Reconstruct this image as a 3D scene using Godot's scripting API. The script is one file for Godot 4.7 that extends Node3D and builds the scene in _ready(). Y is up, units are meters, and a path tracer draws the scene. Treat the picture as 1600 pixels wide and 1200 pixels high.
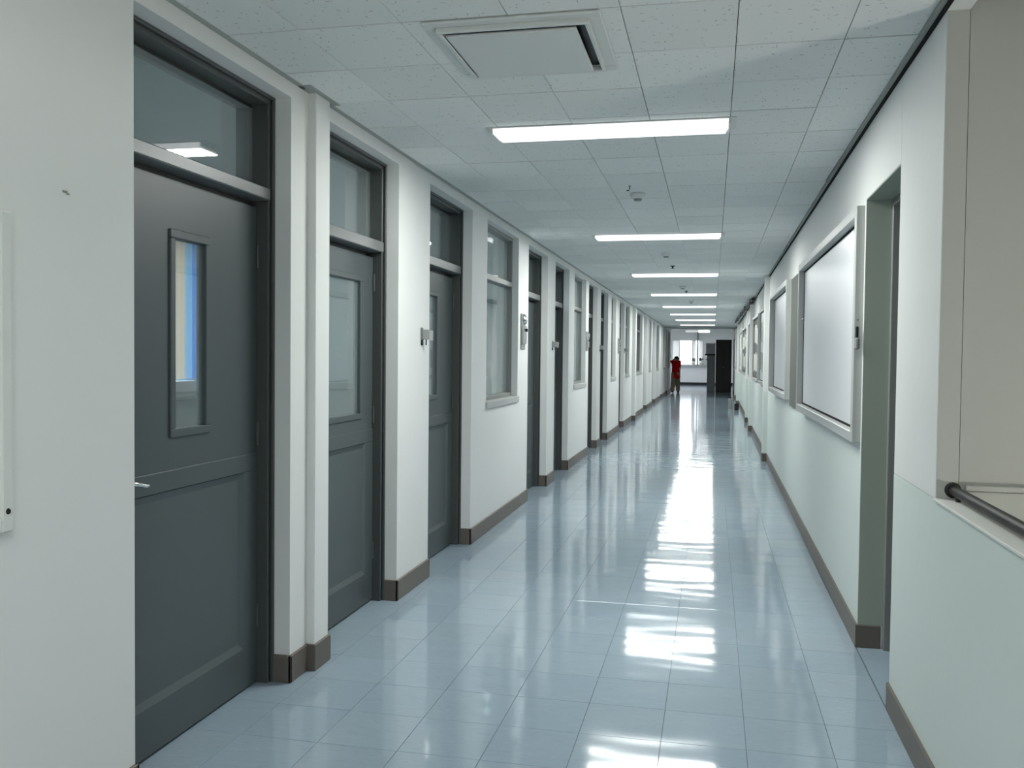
extends Node3D

# ---------------------------------------------------------------- constants
const XL := -1.80          # face of the left wall
const XLB := -2.05         # back of the left wall
const HC := 2.628          # underside of the ceiling tiles
const HEAD := 2.56         # top of every opening on the left wall
const PAINT := 0.985       # two-tone paint line on the right wall
const LAMP_ENERGY := 4.3
var M := {}
var rng := RandomNumberGenerator.new()
var used := {}


func _ready() -> void:
	# ---- camera, sky, exposure
	var cam := Camera3D.new()
	cam.name = "camera"
	cam.position = Vector3(0, 1.45, 0)
	cam.rotation = Vector3(-0.0304897533, 0.216578726, 0.0103117768)
	cam.fov = rad_to_deg(2.0 * atan(600.0 / 1422.392))
	cam.near = 0.05
	cam.far = 300.0
	add_child(cam)
	cam.current = true
	var env := Environment.new()
	env.tonemap_mode = Environment.TONE_MAPPER_LINEAR
	env.tonemap_exposure = 1.08
	env.background_mode = Environment.BG_SKY
	var sky := Sky.new()
	var sm := ProceduralSkyMaterial.new()
	sm.sky_top_color = Color(0.90, 0.94, 1.0)
	sm.sky_horizon_color = Color(0.97, 0.98, 1.0)
	sm.ground_horizon_color = Color(0.80, 0.80, 0.78)
	sm.ground_bottom_color = Color(0.55, 0.55, 0.53)
	sm.sun_angle_max = 0.0
	sky.sky_material = sm
	env.sky = sky
	env.background_energy_multiplier = 4.6
	env.sdfgi_enabled = true
	env.ssao_enabled = true
	env.ssil_enabled = true
	var we := WorldEnvironment.new()
	we.name = "world_environment"
	we.environment = env
	add_child(we)
	rng.seed = 20240611
	materials()

	# ---- the lamps first: one ceiling panel per bay
	var lamp_z := [-3.75, 0.43, 4.605, 8.79, 12.9, 16.95, 20.97, 24.65, 28.35, 32.5]
	var lamp_words := ["ceiling light panel behind the camera, out of view", "ceiling light panel straight above the camera, out of view", "nearest long ceiling light panel, behind the square ceiling vent", "second long ceiling light panel from the camera", "third long ceiling light panel from the camera", "fourth long ceiling light panel from the camera", "fifth long ceiling light panel from the camera", "sixth long ceiling light panel from the camera", "seventh long ceiling light panel, one before the farthest", "farthest long ceiling light panel, just before the end lobby"]
	for i in lamp_z.size():
		ceiling_light(lamp_z[i], lamp_words[i] + ", white and lit")

	# ---- setting
	build_floor()
	build_ceiling()
	build_left_wall()
	build_right_wall()
	build_lobby()
	build_rooms()
	build_stair()
	# ---- things
	build_vent()
	build_left_things()
	build_right_things()
	build_lobby_things()
	build_person()


# ---------------------------------------------------------------- materials
func mat(called: String, c: Color, rough := 0.6, spec := 0.5, metal := 0.0) -> StandardMaterial3D:
	var m := StandardMaterial3D.new()
	m.resource_name = called
	m.albedo_color = c
	m.roughness = rough
	m.metallic = metal
	m.metallic_specular = spec
	M[called] = m
	return m


func noise_tex(f: float, seed_: int, normal := false, strength := 1.0, oct := 3, size := 512) -> NoiseTexture2D:
	var n := FastNoiseLite.new()
	n.noise_type = FastNoiseLite.TYPE_SIMPLEX_SMOOTH
	n.seed = seed_
	n.frequency = f
	n.fractal_octaves = oct
	var t := NoiseTexture2D.new()
	t.width = size
	t.height = size
	t.seamless = true
	t.noise = n
	t.as_normal_map = normal
	t.bump_strength = strength
	return t


func triplanar(m: StandardMaterial3D, s: Vector3) -> void:
	m.uv1_triplanar = true
	m.uv1_world_triplanar = true
	m.uv1_scale = s


func materials() -> void:
	var w := mat("white_plaster", Color(0.89, 0.893, 0.885), 0.62, 0.4)
	w.heightmap_enabled = true
	w.heightmap_texture = noise_tex(0.02, 3)
	w.heightmap_scale = 0.06
	triplanar(w, Vector3.ONE * 0.9)
	var mint := mat("mint_plaster", Color(0.835, 0.868, 0.850), 0.55, 0.4)
	mint.heightmap_enabled = true
	mint.heightmap_texture = w.heightmap_texture
	mint.heightmap_scale = 0.06
	triplanar(mint, Vector3.ONE * 0.9)
	mat("soffit_white", Color(0.86, 0.865, 0.85), 0.7, 0.3)
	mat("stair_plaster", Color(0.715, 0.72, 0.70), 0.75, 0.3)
	mat("joint_dark", Color(0.16, 0.17, 0.17), 0.9, 0.2)
	mat("floor_joint", Color(0.36, 0.40, 0.42), 0.6, 0.4)
	mat("lining", Color(0.62, 0.655, 0.61), 0.6, 0.4)
	mat("molding", Color(0.62, 0.64, 0.62), 0.6, 0.4)
	mat("baseboard", Color(0.40, 0.37, 0.345), 0.45, 0.5)
	mat("door_paint", Color(0.298, 0.33, 0.335), 0.42, 0.5)
	mat("door_panel", Color(0.315, 0.347, 0.353), 0.42, 0.5)
	mat("frame_paint", Color(0.285, 0.30, 0.295), 0.4, 0.5)
	mat("bar_paint", Color(0.43, 0.44, 0.44), 0.35, 0.5)
	mat("window_frame", Color(0.52, 0.53, 0.52), 0.4, 0.5)
	mat("sill_stone", Color(0.70, 0.71, 0.70), 0.5, 0.5)
	mat("chrome", Color(0.86, 0.86, 0.86), 0.16, 0.5, 1.0)
	mat("steel", Color(0.62, 0.63, 0.63), 0.35, 0.5, 0.9)
	mat("aluminium", Color(0.74, 0.75, 0.75), 0.32, 0.5, 0.85)
	mat("black", Color(0.055, 0.06, 0.06), 0.45)
	mat("rail_black", Color(0.05, 0.06, 0.055), 0.5)
	mat("white_plastic", Color(0.86, 0.87, 0.86), 0.4)
	mat("grey_plastic", Color(0.56, 0.57, 0.56), 0.45)
	mat("case_paint", Color(0.70, 0.71, 0.70), 0.4)
	mat("board_white", Color(0.89, 0.895, 0.91), 0.35)
	mat("pin_grey", Color(0.42, 0.43, 0.415), 0.8, 0.3)
	mat("paper", Color(0.90, 0.90, 0.87), 0.8, 0.3)
	mat("dark_wood", Color(0.10, 0.09, 0.075), 0.5)
	mat("cabinet_grey", Color(0.50, 0.52, 0.53), 0.45)
	mat("pale_box", Color(0.80, 0.80, 0.83), 0.6)
	mat("leaf_green", Color(0.22, 0.33, 0.20), 0.6)
	mat("clay", Color(0.78, 0.77, 0.74), 0.6)
	mat("shirt_red", Color(0.70, 0.05, 0.08), 0.85, 0.3)
	mat("khaki", Color(0.52, 0.49, 0.39), 0.9, 0.3)
	mat("skin", Color(0.78, 0.57, 0.47), 0.6, 0.4)
	mat("hair", Color(0.06, 0.05, 0.045), 0.7)
	mat("room_wall", Color(0.60, 0.75, 0.77), 0.7, 0.3)
	mat("room_dark", Color(0.08, 0.20, 0.32), 0.7, 0.3)
	mat("ceiling_box", Color(0.84, 0.85, 0.84), 0.5)
	mat("tape", Color(0.55, 0.56, 0.46), 0.7)
	# glass
	var g := mat("glass", Color(0.90, 0.97, 0.97, 0.10), 0.02, 0.55)
	g.transparency = BaseMaterial3D.TRANSPARENCY_ALPHA
	# light diffuser
	var d := mat("diffuser", Color(0.95, 0.95, 0.95), 0.5)
	d.emission_enabled = true
	d.emission = Color(1, 1, 1)
	d.emission_energy_multiplier = 1.6
	var d2 := mat("tube_glow", Color(0.95, 0.95, 0.95), 0.5)
	d2.emission_enabled = true
	d2.emission = Color(1, 1, 1)
	d2.emission_energy_multiplier = 0.9
	var d3 := mat("tube_dim", Color(0.9, 0.9, 0.9), 0.5)
	d3.emission_enabled = true
	d3.emission = Color(1, 1, 1)
	d3.emission_energy_multiplier = 0.45
	# curtains
	for c in [["curtain_beige", Color(0.90, 0.88, 0.83)], ["curtain_pale", Color(0.66, 0.86, 0.95)], ["curtain_blue", Color(0.36, 0.70, 0.90)], ["blind_white", Color(0.88, 0.88, 0.86)]]:
		var m := mat(c[0], c[1], 0.9, 0.2)
		m.backlight_enabled = true
		m.backlight = Color(c[1].r, c[1].g, c[1].b) if c[0] != "blind_white" else Color(1, 1, 1)
	# fissured ceiling tiles, three tones
	var img := Image.create(1024, 1024, false, Image.FORMAT_RGB8)
	img.fill(Color(1, 1, 1))
	var r := RandomNumberGenerator.new()
	r.seed = 77
	for k in 190:
		var x := r.randf() * 1024.0
		var y := r.randf() * 1024.0
		var a := r.randf() * TAU
		var s := r.randf_range(0.55, 0.86)
		var n := r.randi_range(2, 13)
		for j in n:
			for ox in r.randi_range(2, 4):
				for oy in r.randi_range(2, 4):
					img.set_pixel(posmod(int(x) + ox, 1024), posmod(int(y) + oy, 1024), Color(s, s, s))
			a += r.randf_range(-0.6, 0.6)
			x += cos(a) * 2.0
			y += sin(a) * 2.0
	for k in 1800:
		var s2 := r.randf_range(0.84, 0.95)
		var x2 := r.randi_range(0, 1022)
		var y2 := r.randi_range(0, 1022)
		img.set_pixel(x2, y2, Color(s2, s2, s2))
		img.set_pixel(x2 + 1, y2, Color(s2, s2, s2))
	var fiss := ImageTexture.create_from_image(img)
	for k in 3:
		var c: float = [0.90, 0.91, 0.89][k]
		var m := mat("ceiling_tile_%d" % k, Color(c, c * 1.010, c * 1.003), 0.85, 0.25)
		m.albedo_texture = fiss
		triplanar(m, Vector3.ONE * 1.35)
	# vinyl floor tiles: mottled blue grey, waxed, faintly wavy
	var fi := Image.create(512, 512, false, Image.FORMAT_RGB8)
	fi.fill(Color(0.955, 0.955, 0.955))
	for k in 9000:
		var s3 := r.randf_range(0.925, 0.985)
		var x3 := r.randi_range(0, 508)
		var y3 := r.randi_range(0, 508)
		var wd := r.randi_range(1, 4)
		fi.fill_rect(Rect2i(x3, y3, wd, r.randi_range(1, 3)), Color(s3, s3, s3))
	var mott := ImageTexture.create_from_image(fi)
	var wave := noise_tex(0.012, 11, false, 1.0, 1)
	for k in 4:
		var c2: Color = [Color(0.625, 0.695, 0.748), Color(0.635, 0.703, 0.754), Color(0.616, 0.688, 0.744), Color(0.628, 0.695, 0.742)][k]
		var m2 := mat("floor_tile_%d" % k, c2, 0.085, 0.5)
		m2.albedo_texture = mott
		m2.heightmap_enabled = true
		m2.heightmap_texture = wave
		m2.heightmap_scale = 0.12
		triplanar(m2, Vector3(0.2, 0.5, 0.8))


# ---------------------------------------------------------------- mesh helpers
func ms() -> SurfaceTool:
	var st := SurfaceTool.new()
	st.begin(Mesh.PRIMITIVE_TRIANGLES)
	return st


func poly(st: SurfaceTool, p: Array, n: Vector3) -> void:
	# flat convex polygon, wound clockwise as seen from n
	var c: Vector3 = (p[1] - p[0]).cross(p[2] - p[0])
	var q := p.duplicate()
	if c.dot(n) > 0:
		q.reverse()
	for i in range(1, q.size() - 1):
		for v in [q[0], q[i], q[i + 1]]:
			st.set_normal(n)
			st.add_vertex(v)


func box(st: SurfaceTool, a: Vector3, b: Vector3, c := 0.0) -> void:
	var lo := Vector3(minf(a.x, b.x), minf(a.y, b.y), minf(a.z, b.z))
	var hi := Vector3(maxf(a.x, b.x), maxf(a.y, b.y), maxf(a.z, b.z))
	var s := hi - lo
	c = minf(c, minf(s.x, minf(s.y, s.z)) * 0.45)
	var at := func(sx: int, sy: int, sz: int, flush: int) -> Vector3:
		var sg := [sx, sy, sz]
		var v := Vector3.ZERO
		for k in 3:
			var ins: float = 0.0 if k == flush else c
			v[k] = (hi[k] - ins) if sg[k] > 0 else (lo[k] + ins)
		return v
	for ax in 3:
		var u := (ax + 1) % 3
		var w := (ax + 2) % 3
		for sg in [-1, 1]:
			var pts := []
			for k in [[-1, -1], [1, -1], [1, 1], [-1, 1]]:
				var q := [0, 0, 0]
				q[ax] = sg
				q[u] = k[0]
				q[w] = k[1]
				pts.append(at.call(q[0], q[1], q[2], ax))
			var n := Vector3.ZERO
			n[ax] = sg
			poly(st, pts, n)
	if c <= 0.0:
		return
	for ax in 3:
		var u := (ax + 1) % 3
		var w := (ax + 2) % 3
		for su in [-1, 1]:
			for sw in [-1, 1]:
				var pts := []
				for k in [[-1, u], [1, u], [1, w], [-1, w]]:
					var q := [0, 0, 0]
					q[ax] = k[0]
					q[u] = su
					q[w] = sw
					pts.append(at.call(q[0], q[1], q[2], k[1]))
				var n := Vector3.ZERO
				n[u] = su
				n[w] = sw
				poly(st, pts, n.normalized())
	for sx in [-1, 1]:
		for sy in [-1, 1]:
			for sz in [-1, 1]:
				poly(st, [at.call(sx, sy, sz, 0), at.call(sx, sy, sz, 1), at.call(sx, sy, sz, 2)], Vector3(sx, sy, sz).normalized())


func tube(st: SurfaceTool, path: Array, r: float, sides := 12, r2 := -1.0) -> void:
	# smooth tube along a path, capped
	var rings := []
	var up := Vector3.UP
	for i in path.size():
		var d: Vector3 = (path[mini(i + 1, path.size() - 1)] - path[maxi(i - 1, 0)]).normalized()
		var e := up if absf(d.dot(up)) < 0.95 else Vector3.RIGHT
		var x := d.cross(e).normalized()
		var y := x.cross(d).normalized()
		var rr := r if r2 < 0 else lerpf(r, r2, float(i) / (path.size() - 1))
		var ring := []
		for k in sides:
			var a := TAU * k / sides
			var n := x * cos(a) + y * sin(a)
			ring.append([path[i] + n * rr, n])
		rings.append(ring)
	for i in path.size() - 1:
		for k in sides:
			var k2 := (k + 1) % sides
			var q := [rings[i][k], rings[i][k2], rings[i + 1][k2], rings[i + 1][k]]
			var c: Vector3 = (q[1][0] - q[0][0]).cross(q[2][0] - q[0][0])
			if c.dot(q[0][1] + q[2][1]) > 0:
				q.reverse()
			for t in [[0, 1, 2], [0, 2, 3]]:
				for j in t:
					st.set_normal(q[j][1])
					st.add_vertex(q[j][0])
	for e2 in [0, path.size() - 1]:
		var pts := []
		for k in sides:
			pts.append(rings[e2][k][0])
		var dir: Vector3 = (path[0] - path[1]).normalized() if e2 == 0 else (path[-1] - path[-2]).normalized()
		poly(st, pts, dir)


func disc(st: SurfaceTool, c: Vector3, axis: Vector3, profile: Array, sides := 24) -> void:
	# lathe: profile of [radius, distance along axis]
	var e := Vector3.UP if absf(axis.dot(Vector3.UP)) < 0.9 else Vector3.RIGHT
	var x := axis.cross(e).normalized()
	var y := x.cross(axis).normalized()
	for i in profile.size() - 1:
		var p0: Array = profile[i]
		var p1: Array = profile[i + 1]
		for k in sides:
			var a0 := TAU * k / sides
			var a1 := TAU * (k + 1) / sides
			var r0 := x * cos(a0) + y * sin(a0)
			var r1 := x * cos(a1) + y * sin(a1)
			var q := [c + r0 * p0[0] + axis * p0[1], c + r1 * p0[0] + axis * p0[1], c + r1 * p1[0] + axis * p1[1], c + r0 * p1[0] + axis * p1[1]]
			var n: Vector3 = ((r0 + r1) * (p1[1] - p0[1]) * 0.5 - axis * (p1[0] - p0[0])).normalized()
			if p0[0] < 1e-5:
				poly(st, [q[0], q[2], q[3]], n)
			elif p1[0] < 1e-5:
				poly(st, [q[0], q[1], q[2]], n)
			else:
				poly(st, q, n)


func numbered(called: String) -> String:
	if not used.has(called):
		used[called] = 0
		return called
	used[called] += 1
	return "%s_%03d" % [called, used[called]]


func put(called: String, st: SurfaceTool, m: String, parent: Node = null) -> MeshInstance3D:
	var o := MeshInstance3D.new()
	o.name = numbered(called) if parent == null else called
	o.mesh = st.commit()
	o.material_override = M[m]
	o.cast_shadow = GeometryInstance3D.SHADOW_CASTING_SETTING_ON
	(parent if parent else self).add_child(o, true)
	return o


func thing(called: String, label: String, category: String, at := Vector3.ZERO, group := "") -> Node3D:
	var o := Node3D.new()
	o.name = numbered(called)
	add_child(o)
	o.position = at
	tag(o, label, category, group)
	return o


func tag(o: Node, label: String, category: String, group := "") -> void:
	o.set_meta("label", label)
	o.set_meta("category", category)
	if group != "":
		o.set_meta("group", group)


func setting(called: String, label: String, category: String, at := Vector3.ZERO) -> Node3D:
	var o := thing(called, label, category, at)
	o.set_meta("kind", "structure")
	return o


# ---------------------------------------------------------------- lamps
func ceiling_light(z: float, label: String) -> void:
	# shallow lens fitting: thin base plate on the tiles, lens dropping 36 mm with sloped sides
	var t := thing("ceiling_light", label, "ceiling light", Vector3(-0.536, HC, -(z + 0.0925)), "long ceiling light panels down the corridor")
	var f := ms()
	box(f, Vector3(-0.63, -0.006, -0.125), Vector3(0.63, 0.0, 0.105), 0.002)
	put("frame", f, "ceiling_box", t)
	var iw := 0.592
	var idd := 0.0925
	var e := ms()
	var top := [Vector3(-iw, -0.006, -idd), Vector3(iw, -0.006, -idd), Vector3(iw, -0.006, idd), Vector3(-iw, -0.006, idd)]
	var bot := [Vector3(-iw + 0.012, -0.036, -idd + 0.006), Vector3(iw - 0.012, -0.036, -idd + 0.006), Vector3(iw - 0.012, -0.036, idd - 0.006), Vector3(-iw + 0.012, -0.036, idd - 0.006)]
	poly(e, bot, Vector3.DOWN)
	for k in 4:
		var k2 := (k + 1) % 4
		var n: Vector3 = (top[k2] - top[k]).cross(bot[k] - top[k]).normalized()
		if n.dot(top[k] + top[k2]) < 0:
			n = -n
		poly(e, [top[k], top[k2], bot[k2], bot[k]], n)
	put("diffuser", e, "diffuser", t)
	for sx in [-1.0, 1.0]:
		var c := ms()
		box(c, Vector3(sx * iw, -0.030, -idd), Vector3(sx * (iw + 0.014), -0.006, idd), 0.003)
		put("end_cap", c, "ceiling_box", t)
	var l := AreaLight3D.new()
	l.name = "panel_light"
	l.area_size = Vector2(iw * 2.0, idd * 2.0)
	l.light_energy = LAMP_ENERGY * (0.68 if z < 1.0 else 1.0)
	l.light_color = Color(0.985, 1.0, 0.985)
	l.area_range = 40.0
	l.area_attenuation = 2.0
	l.shadow_enabled = true
	l.position = Vector3(0, -0.040, 0)
	l.rotation = Vector3(-PI / 2, 0, 0)
	t.add_child(l, true)


# ---------------------------------------------------------------- floor and ceiling
func build_floor() -> void:
	var f := setting("floor", "blue grey waxed vinyl tile floor running down the corridor", "floor")
	var s := ms()
	box(s, Vector3(-2.04, -0.2, 4.2), Vector3(1.6, -0.0035, -41.0))
	put("screed", s, "floor_joint", f)
	var fx0 := -0.16754
	var p := 0.31306
	var fz0 := 3.4445
	var pz := 0.31648
	var far := [ms(), ms(), ms(), ms()]
	var shapes := {}
	for r in range(-24, 119):
		for c in range(-6, 3):
			var xa := maxf(fx0 + c * p, -2.03)
			var xb := minf(fx0 + (c + 1) * p, 0.728)
			var za := -(fz0 + r * pz)
			var zb := za - pz
			var k := rng.randi_range(0, 3)
			if xb - xa < 0.03:
				continue
			if r >= -2 and r <= 17:
				var key := int(round((xb - xa) * 1000.0))
				if not shapes.has(key):
					var t := ms()
					box(t, Vector3(-(xb - xa) / 2 + 0.0009, -0.0035, -pz / 2 + 0.0009), Vector3((xb - xa) / 2 - 0.0009, 0, pz / 2 - 0.0009), 0.0007)
					shapes[key] = t.commit()
				var o := MeshInstance3D.new()
				o.name = "floor_tile"
				o.mesh = shapes[key]
				o.material_override = M["floor_tile_%d" % k]
				o.position = Vector3((xa + xb) / 2, rng.randf_range(-0.0002, 0.0), (za + zb) / 2)
				f.add_child(o, true)
			else:
				box(far[k], Vector3(xa + 0.0009, -0.0035, za - 0.0009), Vector3(xb - 0.0009, 0, zb + 0.0009))
	# the strip along the right wall and the recess of the right-hand door
	box(far[0], Vector3(0.733, -0.0035, 4.2), Vector3(1.6, 0, -41.0))
	for k in 4:
		var o2 := put("distant_floor_tiles", far[k], "floor_tile_%d" % k, f)
		o2.set_meta("kind", "stuff")


func build_ceiling() -> void:
	var c := setting("ceiling", "white fissured mineral tile ceiling of the corridor", "ceiling")
	var s := ms()
	box(s, Vector3(-2.05, HC + 0.010, 4.2), Vector3(1.2, HC + 0.25, -36.0))
	put("ceiling_slab", s, "joint_dark", c)
	var xs := [-1.80, -1.4905, -1.1014, -0.7123, -0.3232, 0.0659, 0.4550, 0.735]
	var far := [ms(), ms(), ms()]
	var shapes := {}
	var pz := 0.46605
	for r in range(-18, 68):
		for k in 7:
			var xa: float = xs[k]
			var xb: float = xs[k + 1] if k < 6 else 0.71
			var za := -(4.4997 + r * pz)
			var zb := maxf(za - pz, -36.0)
			if k == 6 and -za > 6.0:
				xb = 0.71 + 0.004 * (-za - 4.8)
			var m := rng.randi_range(0, 2)
			var dy := rng.randf_range(-0.0012, 0.0012)
			if r >= -5 and r <= 9:
				var key := k if -za <= 6.0 or k < 6 else 100 + r
				if not shapes.has(key):
					var t := ms()
					box(t, Vector3(-(xb - xa) / 2 + 0.0015, 0, -pz / 2 + 0.004), Vector3((xb - xa) / 2 - 0.0015, 0.011, pz / 2 - 0.004), 0.0012)
					shapes[key] = t.commit()
				var o := MeshInstance3D.new()
				o.name = "ceiling_tile"
				o.mesh = shapes[key]
				o.material_override = M["ceiling_tile_%d" % m]
				o.position = Vector3((xa + xb) / 2, HC + dy, (za + zb) / 2)
				c.add_child(o, true)
			else:
				box(far[m], Vector3(xa + 0.0012, HC + dy, za - 0.003), Vector3(xb - 0.0012, HC + 0.011, zb + 0.003))
	for k in 3:
		var o2 := put("distant_ceiling_tiles", far[k], "ceiling_tile_%d" % k, c)
		o2.set_meta("kind", "stuff")
	# edge trims
	var tl := ms()
	for q in [[-4.2, 3.78], [3.94, 36.0]]:
		box(tl, Vector3(XL, HC - 0.004, -q[0]), Vector3(XL + 0.028, HC + 0.01, -q[1]), 0.002)
	box(tl, Vector3(XL, HC - 0.004, -3.73), Vector3(-1.735, HC + 0.01, -4.06), 0.002)
	var o3 := put("trim_1", tl, "molding")
	tag(o3, "thin grey ceiling edge trim along the left wall", "trim")
	o3.set_meta("kind", "structure")
	var tr := ms()
	slant_box(tr, 0.026, -0.004, HC - 0.016, HC + 0.01, -4.2, 36.0)
	var o4 := put("trim_2", tr, "molding")
	tag(o4, "grey ceiling edge trim along the right wall", "trim")
	o4.set_meta("kind", "structure")
	var tg := ms()
	slant_box(tg, 0.012, -0.002, HC - 0.026, HC - 0.016, -4.2, 36.0)
	var o5 := put("trim_3", tg, "joint_dark")
	tag(o5, "dark shadow gap under the right ceiling trim", "trim")
	o5.set_meta("kind", "structure")


func xr(d: float) -> float:
	# face of the right wall at distance d
	return 0.735 + 0.004 * maxf(d - 4.8, 0.0)


func slant_box(st: SurfaceTool, out: float, inn: float, y0: float, y1: float, d0: float, d1: float) -> void:
	# a bar that follows the right wall: from face - out to face - inn
	var cuts := [d0]
	if d0 < 4.8 and d1 > 4.8:
		cuts.append(4.8)
	cuts.append(d1)
	for i in cuts.size() - 1:
		var a: float = cuts[i]
		var b: float = cuts[i + 1]
		hexa(st, xr(a) - out, xr(a) - inn, xr(b) - out, xr(b) - inn, y0, y1, -a, -b)


func hexa(st: SurfaceTool, xa0: float, xa1: float, xb0: float, xb1: float, y0: float, y1: float, za: float, zb: float) -> void:
	var p := [Vector3(xa0, y0, za), Vector3(xa1, y0, za), Vector3(xb1, y0, zb), Vector3(xb0, y0, zb), Vector3(xa0, y1, za), Vector3(xa1, y1, za), Vector3(xb1, y1, zb), Vector3(xb0, y1, zb)]
	var mid := Vector3.ZERO
	for v in p:
		mid += v / 8.0
	for q in [[0, 1, 2, 3], [4, 5, 6, 7], [0, 1, 5, 4], [1, 2, 6, 5], [2, 3, 7, 6], [3, 0, 4, 7]]:
		var n: Vector3 = (p[q[1]] - p[q[0]]).cross(p[q[2]] - p[q[0]]).normalized()
		if n.dot(p[q[0]] - mid) < 0:
			n = -n
		poly(st, [p[q[0]], p[q[1]], p[q[2]], p[q[3]]], n)


# ---------------------------------------------------------------- left wall
# openings by distance from the camera: [near, far, kind]
var OPEN := [[2.575, 3.675, "a"], [4.0, 5.065, "b"], [5.665, 6.73, "a"], [7.2, 8.42, "w"], [8.90, 9.985, "a"], [10.48, 11.525, "b"], [11.98, 13.12, "w"], [13.42, 14.45, "b"], [14.92, 15.95, "b"], [16.5, 17.3, "w"], [18.0, 18.95, "a"], [19.3, 20.2, "w"], [21.5, 23.9, "w"], [24.5, 25.6, "b"], [26.6, 27.5, "w"], [28.1, 29.4, "a"], [30.2, 31.6, "w"], [32.6, 33.5, "b"], [34.2, 35.6, "w"], [36.2, 37.4, "a"], [38.1, 39.6, "w"]]
var ORD := ["first", "second", "third", "fourth", "fifth", "sixth", "seventh", "eighth", "ninth", "tenth", "eleventh", "twelfth", "thirteenth"]


func build_left_wall() -> void:
	var wl := setting("wall_left", "white plastered left corridor wall with recessed door and window bays", "wall")
	var s := ms()
	var at := -4.2
	for o in OPEN:
		box(s, Vector3(XLB, 0, -at), Vector3(XL, HC + 0.012, -o[0]))
		box(s, Vector3(XLB, HEAD, -o[0]), Vector3(XL, HC + 0.012, -o[1]))
		if o[2] == "w":
			box(s, Vector3(XLB, 0, -o[0]), Vector3(XL, 1.03, -o[1]))
		at = o[1]
	box(s, Vector3(XLB, 0, -at), Vector3(XL, HC + 0.012, -41.0), 0.004)
	put("plaster", s, "white_plaster", wl)
	var en := setting("wall_back", "white wall closing the corridor behind the camera", "wall")
	var es := ms()
	box(es, Vector3(-2.1, 0, 4.2), Vector3(1.2, 2.9, 4.4))
	put("plaster", es, "white_plaster", en)
	var col := ms()
	box(col, Vector3(XL - 0.05, 0, -3.845), Vector3(-1.762, HC + 0.003, -4.0), 0.004)
	box(col, Vector3(XL - 0.05, 0, -20.9), Vector3(-1.72, HC + 0.003, -21.15), 0.004)
	put("pilaster", col, "white_plaster", wl)
	# skirting: along the faces and round the returns of the door openings
	var b := ms()
	at = -4.2
	var prev_door := false
	for o in OPEN + [[41.0, 41.0, "a"]]:
		var door: bool = o[2] != "w"
		if not door:
			continue
		var e0 := at
		var e1: float = o[0]
		box(b, Vector3(XL - 0.004, 0, -e0 + (0.010 if prev_door else 0.0)), Vector3(XL + 0.010, 0.122, -e1 - 0.010), 0.003)
		if prev_door:
			box(b, Vector3(XL - 0.075, 0, -e0 - 0.004), Vector3(XL + 0.010, 0.122, -e0 + 0.010), 0.003)
		box(b, Vector3(XL - 0.075, 0, -e1 + 0.004), Vector3(XL + 0.010, 0.122, -e1 - 0.010), 0.003)
		at = o[1]
		prev_door = true
	for q in [[3.845, 4.0, -1.762], [20.9, 21.15, -1.72]]:
		box(b, Vector3(XL, 0, -q[0] + 0.010), Vector3(q[2] + 0.010, 0.122, -q[1] - 0.010), 0.003)
	var bl := put("baseboard_left", b, "baseboard")
	tag(bl, "brown grey skirting along the foot of the left wall", "baseboard")
	bl.set_meta("kind", "structure")
	# doors and windows
	var nd := 0
	var nw := 0
	for o in OPEN:
		if o[2] == "w":
			make_window(nw, o[0], o[1])
			nw += 1
		else:
			make_door(nd, o[0], o[1], o[2])
			nd += 1


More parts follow.
